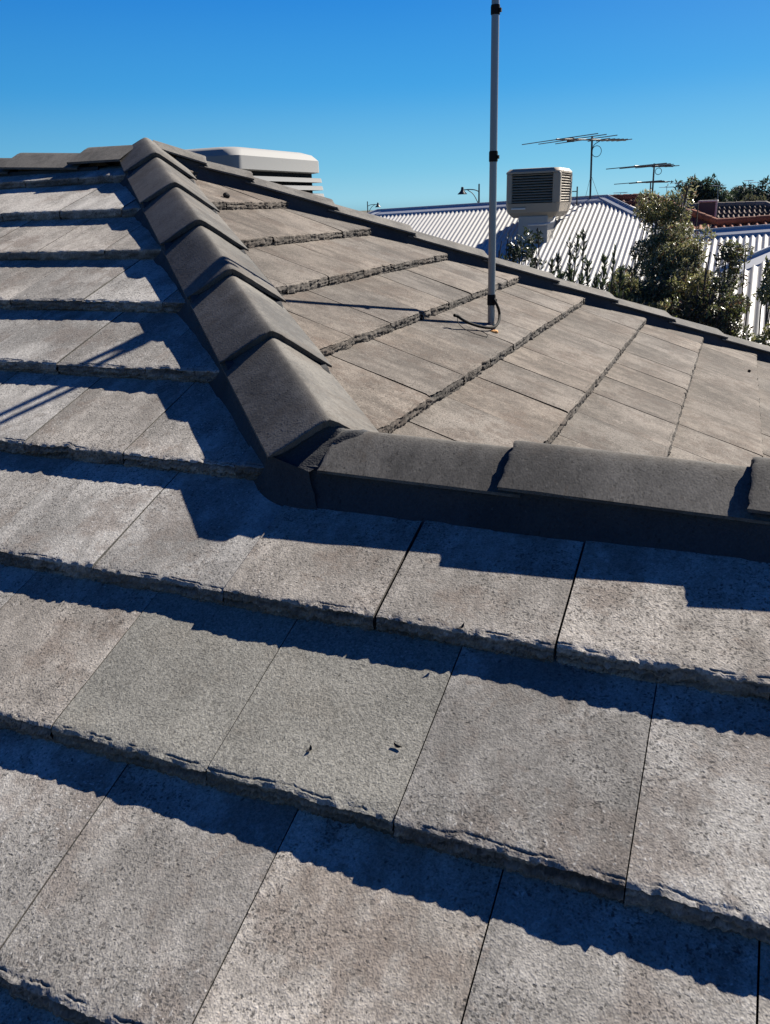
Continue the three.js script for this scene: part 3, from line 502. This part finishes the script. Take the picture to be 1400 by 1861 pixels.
// ---------------------------------------------------------------- foliage
const leafM = (r, g, b, rough = .3) => new THREE.MeshPhysicalMaterial({ side: THREE.DoubleSide, color: new THREE.Color().setRGB(r, g, b), roughness: .9, transmission: .45, thickness: 0, clearcoat: rough < .5 ? .8 : .2, clearcoatRoughness: rough, vertexColors: true });
function leaves(blobs, count, size, seed, tones, jit = 1, shellBias = .55) {
  const R = rng(seed); if (jit === 1) { const out = []; for (const b of blobs) for (let k = 0; k < 13; k++) { const th = R() * 6.283, cz = R() * 2 - 1, q = Math.sqrt(R()) * .95, sx = Math.sqrt(1 - cz * cz), f = .22 + R() * .3; out.push({ c: b.c.clone().add(V(sx * Math.cos(th) * b.r.x * q, cz * b.r.y * q, sx * Math.sin(th) * b.r.z * q)), r: b.r.clone().multiplyScalar(f), w: b.w }); } blobs = out; }
  const vol = blobs.map((b) => b.r.x * b.r.y * b.r.z * (b.w || 1)), tot = vol.reduce((a, b) => a + b), pos = [], col = [], uv = [];
  const q = new THREE.Quaternion(), e = new THREE.Euler();
  for (let n = 0; n < count; n++) {
    let k = R() * tot, i = 0; while (k > vol[i] && i < blobs.length - 1) k -= vol[i++]; const b = blobs[i];
    const th = R() * Math.PI * 2, cz = R() * 2 - 1, rr_ = Math.pow(R(), 1 / 3 * shellBias), sx = Math.sqrt(1 - cz * cz);
    const lump = .72 + .5 * fb(th * 2.2 + i * 3, cz * 3 + i, seed);
    const p = V(sx * Math.cos(th) * b.r.x, cz * b.r.y, sx * Math.sin(th) * b.r.z).multiplyScalar(rr_ * lump).add(b.c);
    if (fb(p.x * 3.1 / jit, p.y * 3.1 / jit + p.z * 2.2 / jit, seed + 4) < .40) { continue; }
    e.set(R() * 6.28, R() * 6.28, R() * 6.28); q.setFromEuler(e); const s = size * (.65 + R() * .7), w = s * .36, f = s * .10;
    const v = [V(-s / 2, 0, 0), V(0, -w / 2, f), V(s / 2, 0, 0), V(0, w / 2, f)].map((a) => a.applyQuaternion(q).add(p)), t = tones[Math.floor(R() * tones.length)], kk = .7 + R() * .6;
    for (const a of [v[0], v[1], v[2], v[0], v[2], v[3]]) { pos.push(a.x, a.y, a.z); col.push(t[0] * kk, t[1] * kk, t[2] * kk); uv.push(0, 0); }
  }
  const g = new THREE.BufferGeometry(); g.setAttribute('position', new THREE.Float32BufferAttribute(pos, 3)); g.setAttribute('color', new THREE.Float32BufferAttribute(col, 3)); g.setAttribute('uv', new THREE.Float32BufferAttribute(uv, 2)); g.computeVertexNormals(); return g;
}
const blob = (px, py, D, rx, ry, w) => { const c = atD(px, py, D), k = D / FPX; return { c, r: V(rx * k, ry * k, Math.max(rx, ry) * k * .8), w }; };
const barkM = std({ color: new THREE.Color().setRGB(.09, .07, .055), roughness: .95 });
function shrub(name, label, cat, blobs, count, size, seed, tones, stems, group) {
  const c = blobs[0].c, t = thing(name, label, cat, [c.x, -5, c.z], group);
  part(t, 'foliage', leaves(blobs, count, size, seed, tones), leafM(1, 1, 1));
  const R = rng(seed + 9), g = [];
  for (const b of blobs) for (let k = 0; k < stems; k++) { const p = b.c.clone().add(V((R() - .5) * b.r.x * 1.3, b.r.y * (.2 + R() * .6), (R() - .5) * b.r.z)); const root = V(c.x + (R() - .5) * .5, -5, c.z + (R() - .5) * .4), m1 = root.clone().lerp(p, .45).add(V((p.x - c.x) * .35 + (R() - .5) * .3, -.1, (R() - .5) * .3)), m2 = root.clone().lerp(p, .75).add(V((p.x - c.x) * .3 + (R() - .5) * .25, -.1, (R() - .5) * .2)); g.push(bar(root, m1, .016, 6, .011), tube([m1, m2, p.clone().lerp(m2, .3).add(V((R() - .5) * .08, 0, 0)), p], .0045 + R() * .002, 14, 5)); }
  part(t, 'stem', g, barkM);
}
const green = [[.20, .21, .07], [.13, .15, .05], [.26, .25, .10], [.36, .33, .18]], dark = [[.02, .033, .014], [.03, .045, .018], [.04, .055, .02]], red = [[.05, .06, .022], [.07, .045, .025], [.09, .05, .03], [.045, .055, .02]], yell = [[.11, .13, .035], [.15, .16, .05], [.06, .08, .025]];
shrub('leafy_tree', 'tall bushy olive green tree rising above the far hip, glossy small leaves', 'tree',
  [blob(1205, 385, 8.6, 44, 34), blob(1236, 392, 8.5, 42, 34), blob(1252, 348, 8.6, 12, 22, .6), blob(1215, 440, 8.3, 62, 48), blob(1200, 500, 8.0, 70, 52), blob(1175, 545, 7.7, 74, 44), blob(1235, 540, 7.8, 64, 60), blob(1130, 520, 7.6, 40, 34, .8), blob(1270, 590, 7.4, 66, 45), blob(1215, 610, 7.4, 80, 55), blob(1255, 470, 8.0, 38, 44), blob(1262, 530, 7.6, 48, 50), blob(1150, 575, 7.5, 60, 40), blob(1215, 760, 7.2, 110, 120, .3)], 52000, .039, 11, [...green, ...green, [.16, .09, .05]], 4);
shrub('leafy_tree', 'yellowish green bush with bronze new growth beside the right-hand corrugated roof', 'tree',
  [blob(1310, 490, 7.4, 44, 38), blob(1335, 480, 7.4, 26, 34, .8), blob(1300, 540, 7.2, 60, 34), blob(1320, 570, 7.0, 52, 42), blob(1280, 560, 7.1, 40, 40), blob(1330, 610, 6.9, 38, 32), blob(1290, 740, 6.9, 80, 110, .35)], 17000, .040, 23, [...red, ...yell, ...green.slice(0, 2)], 3);
shrub('leafy_tree', 'leafy branch tips entering at the right edge of the picture', 'tree', [blob(1398, 530, 6.6, 24, 36), blob(1404, 490, 6.6, 16, 26, .7), blob(1372, 622, 6.4, 22, 14, .7), blob(1420, 640, 6.5, 50, 90, .5)], 3600, .048, 31, [...green, ...yell], 2);
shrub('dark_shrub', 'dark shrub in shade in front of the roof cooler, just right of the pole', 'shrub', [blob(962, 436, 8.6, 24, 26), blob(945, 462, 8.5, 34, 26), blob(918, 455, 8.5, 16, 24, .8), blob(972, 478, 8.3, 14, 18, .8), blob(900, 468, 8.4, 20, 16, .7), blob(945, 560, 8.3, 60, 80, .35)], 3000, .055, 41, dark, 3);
{ // open sprigs with long narrow leaves
  const R = rng(77), tips = [[1036, 440, 7.6], [1062, 424, 7.7], [1050, 432, 7.6], [1015, 470, 7.4], [1035, 492, 7.2], [1068, 480, 7.3], [1100, 470, 7.4], [1118, 455, 7.4], [1085, 505, 7.1], [1130, 492, 7.2], [1055, 510, 7.0], [1020, 500, 7.1], [1095, 515, 7.0], [1003, 478, 7.6]];
  const c = atD(1060, 620, 7.2), t = thing('sprig_shrub', 'sparse shrub of thin upright sprigs with narrow leaves against white corrugated roof', 'shrub', [c.x, -5, c.z]), stems = [], pos = [], col = [], uv = [];
  for (const [x, y, D] of tips) {
    const p = atD(x, y, D), root = V(c.x + (R() - .5) * .25, -5, c.z + (R() - .5) * .25), mid = root.clone().lerp(p, .72).add(V((R() - .5) * .12, .1, (R() - .5) * .12)), cv = new THREE.CatmullRomCurve3([root, root.clone().lerp(mid, .5), mid, p]); stems.push(new THREE.TubeGeometry(cv, 20, .006, 5));
    const n = y < 460 ? 80 : 170;
    for (let k = 0; k < n; k++) { const s = 1 - Math.pow(R(), 1.4) * .22, o = cv.getPoint(s), dir = V(R() - .5, .35 + R() * .5, R() - .5).normalize(), sd = V(R() - .5, R() - .5, R() - .5).cross(dir).normalize(), len = .035 + R() * .035, kk = .6 + R() * .8; const j = V(R() - .5, R() - .5, R() - .5).multiplyScalar(s > .93 ? .02 : .16); o.add(j);
      const v = [o, o.clone().addScaledVector(dir, len * .5).addScaledVector(sd, len * .14), o.clone().addScaledVector(dir, len), o.clone().addScaledVector(dir, len * .5).addScaledVector(sd, -len * .14)]; for (const a of [v[0], v[1], v[2], v[0], v[2], v[3]]) { pos.push(a.x, a.y, a.z); col.push(.035 * kk, .05 * kk, .018 * kk); uv.push(0, 0); } }
  }
  const g = new THREE.BufferGeometry(); g.setAttribute('position', new THREE.Float32BufferAttribute(pos, 3)); g.setAttribute('color', new THREE.Float32BufferAttribute(col, 3)); g.setAttribute('uv', new THREE.Float32BufferAttribute(uv, 2)); g.computeVertexNormals();
  part(t, 'foliage', g, leafM(1, 1, 1)); part(t, 'stem', stems, barkM);
}
// far trees
function farTree(label, px, topY, D, w, seed, tones) {
  const T = atD(px, topY, D), k = D / FPX, h = T.y + 5, t = thing('far_tree', label, 'tree', [T.x, -5, T.z]), R = rng(seed), bl = [];
  for (let i = 0; i < 7; i++) bl.push({ c: V(T.x + (R() - .5) * w * k * 1.1, T.y - (.15 + R() * .45) * h * .6, T.z + (R() - .5) * w * k * .8), r: V(w * k * (.25 + R() * .2), h * .17, w * k * .3) });
  bl.push({ c: V(T.x, T.y - h * .16, T.z), r: V(w * k * .3, h * .16, w * k * .3) }, { c: V(T.x, T.y - h * .5, T.z), r: V(w * k * .5, h * .28, w * k * .45) });
  part(t, 'crown', leaves(bl, 5200, .42 * D / 90, seed, tones, 8, .8), leafM(1, 1, 1, .6)); part(t, 'trunk', bar(V(T.x, -5, T.z), V(T.x, T.y - h * .3, T.z), .3, 8, .14), barkM);
}
const ft = [[.03, .05, .026], [.045, .065, .032], [.06, .08, .035]];
farTree('round topped dark far tree standing above the rooftop box', 1281, 326, 80, 46, 51, ft);
farTree('low spreading far tree left of the round topped one', 1246, 337, 84, 50, 52, ft);
farTree('dark tall far tree at the right edge of the picture', 1398, 320, 70, 56, 53, [[.02, .035, .02], [.03, .045, .024]]);
farTree('far tree in the gap right of the round topped tree', 1325, 346, 95, 36, 54, ft);
farTree('far tree in the middle of the right-hand tree line', 1352, 344, 100, 44, 55, ft);
farTree('far tree just left of the tall dark tree at right', 1374, 342, 92, 40, 56, ft);
farTree('pale olive far tree directly behind the brown tiled ridge', 1372, 358, 50, 34, 57, [[.11, .115, .06], [.07, .08, .04], [.13, .12, .07]]);
farTree('far tree half hidden behind the rooftop box', 1304, 348, 88, 44, 58, ft);
// faint distant aerials on the skyline
[[1232, 332, 'far right of the double aerial, above the left far tree'], [1212, 340, 'just left of the left far tree'], [1305, 337, 'above the tree gap beside the round topped tree'], [1361, 328, 'tallest of the faint ones, above the right tree line'], [1353, 337, 'lower one of the right-hand pair above the trees'], [1378, 331, 'last one before the tall dark tree at the right edge'], [1128, 350, 'above the white hip of the corrugated roof']].forEach(([x, y, w], i) => {
  const T = atD(x, y, 75), B = atD(x, 372, 75), e = V(.8, 0, .6).multiplyScalar(i === 3 ? .45 : .8), t = thing('distant_antenna', 'tiny distant TV aerial ' + w, 'antenna', B.toArray());
  part(t, 'mast', bar(B, T, .02, 5), M.greyMetal); part(t, 'element', [bar(T.clone().sub(e), T.clone().add(e), .018, 4), bar(T.clone().addScaledVector(e, .4).add(V(.2, -.02, -.5)), T.clone().addScaledVector(e, -.4).add(V(-.2, -.02, .5)), .018, 4)], M.greyMetal);
});
// small white roof vent by the bush top
{ const c = atZ(1243, 361, -25), t = thing('roof_vent', 'small white domed roof vent showing beside the bush top', 'vent', [c.x, c.y - .2, c.z]); const g = new THREE.SphereGeometry(.12, 16, 10, 0, 6.3, 0, 1.7); g.translate(c.x, c.y, c.z); part(t, 'dome', g, M.whiteMetal); part(t, 'pipe', bar(c.clone().add(V(0, -.3, 0)), c, .08, 10), M.whiteMetal); }
// ---------------------------------------------------------------- scraps lying on the tiles
{
  const scrapM = std({ color: new THREE.Color().setRGB(.03, .024, .02), roughness: .9 });
  const F = (k, q, u) => PF(u, .856 + k * GA + q, -TK * q / GA + .004);
  const spots = [[565, 1363, 'just below the middle of the smooth sandy tile'], [722, 1358, 'near the right edge of the smooth sandy tile'], [840, 1141, 'on the tile edge under the wing capping']];
  const nF = N_F;
  spots.forEach(([x, y, w], i) => {
    const d = rayOf(x, y), k0 = D_F / d.dot(N_F), s_ = -d.z * k0 / Math.cos(TH), q_ = s_ - .856 - Math.floor((s_ - .856) / GA) * GA, k = (D_F - TK * q_ / GA) / d.dot(N_F), p = d.multiplyScalar(k), t = thing('leaf_scrap', 'small dark curled leaf scrap ' + w, 'debris', p.toArray()), R = rng(600 + i), a = R() * 6.28, L = .004 + R() * .005;
    const ax = V(1, 0, 0).multiplyScalar(Math.cos(a)).addScaledVector(S_F, Math.sin(a)), bx = N_F.clone().cross(ax);
    part(t, 'leaf', grid(6, 2, (m, n) => { const s = m / 6 * 2 - 1, w2 = (1 - s * s) * .0026 * (n - 1); return { p: p.clone().addScaledVector(ax, s * L).addScaledVector(bx, w2 + s * s * .003).addScaledVector(N_F, .001 + Math.abs(n - 1) * .0015 + s * s * .0015), u: 0, v: 0, c: [1, 1, 1] }; }), scrapM);
  });
  const lump = (px, py, s, label) => { const d = rayOf(px, py), k = D_R / d.dot(N_R), p = d.multiplyScalar(k), t = thing('debris_lump', label, 'debris', p.toArray()), g = new THREE.IcosahedronGeometry(s, 2), q = g.attributes.position; for (let i = 0; i < q.count; i++) { const m = .6 + vn(q.getX(i) * 90 + 5, q.getY(i) * 90 + q.getZ(i) * 70, 8) * .9; q.setXYZ(i, q.getX(i) * m * 1.3, q.getY(i) * m, q.getZ(i) * m); } g.computeVertexNormals(); g.translate(p.x, p.y, p.z); part(t, 'lump', g, scrapM); };
  lump(412, 356, .010, 'dark mossy lump on the top course near the apex');
  lump(1362, 674, .006, 'dark twig lump on the tiles near the right edge');
}
// ---------------------------------------------------------------- ground
{
  const T_g = concrete(9, 6, { N: 512, dark: [.05, .05, .03], light: [.1, .095, .06], brown: [.14, .11, .07], brownAmt: .5, speck: .3, pit: [.05, .05, .03], lichen: 0, lichenCol: [.2, .2, .1], grain: .4, streak: 0 });
  const g = new THREE.PlaneGeometry(4000, 4000); g.rotateX(-Math.PI / 2); { const u = g.attributes.uv; for (let i = 0; i < u.count; i++) u.setXY(i, u.getX(i) * 4000, u.getY(i) * 4000); }
  const m = new THREE.Mesh(g, std({ map: T_g.map, roughness: 1 })); m.position.y = -5; m.name = 'ground'; m.receiveShadow = true; m.userData.kind = 'structure'; scene.add(m);
}
const renderer = new THREE.WebGLRenderer({ antialias: true });
renderer.setSize(770, 1024); renderer.toneMapping = THREE.LinearToneMapping; renderer.toneMappingExposure = EXPOSURE; renderer.shadowMap.enabled = true; renderer.shadowMap.type = THREE.PCFSoftShadowMap;
renderer.render(scene, camera);
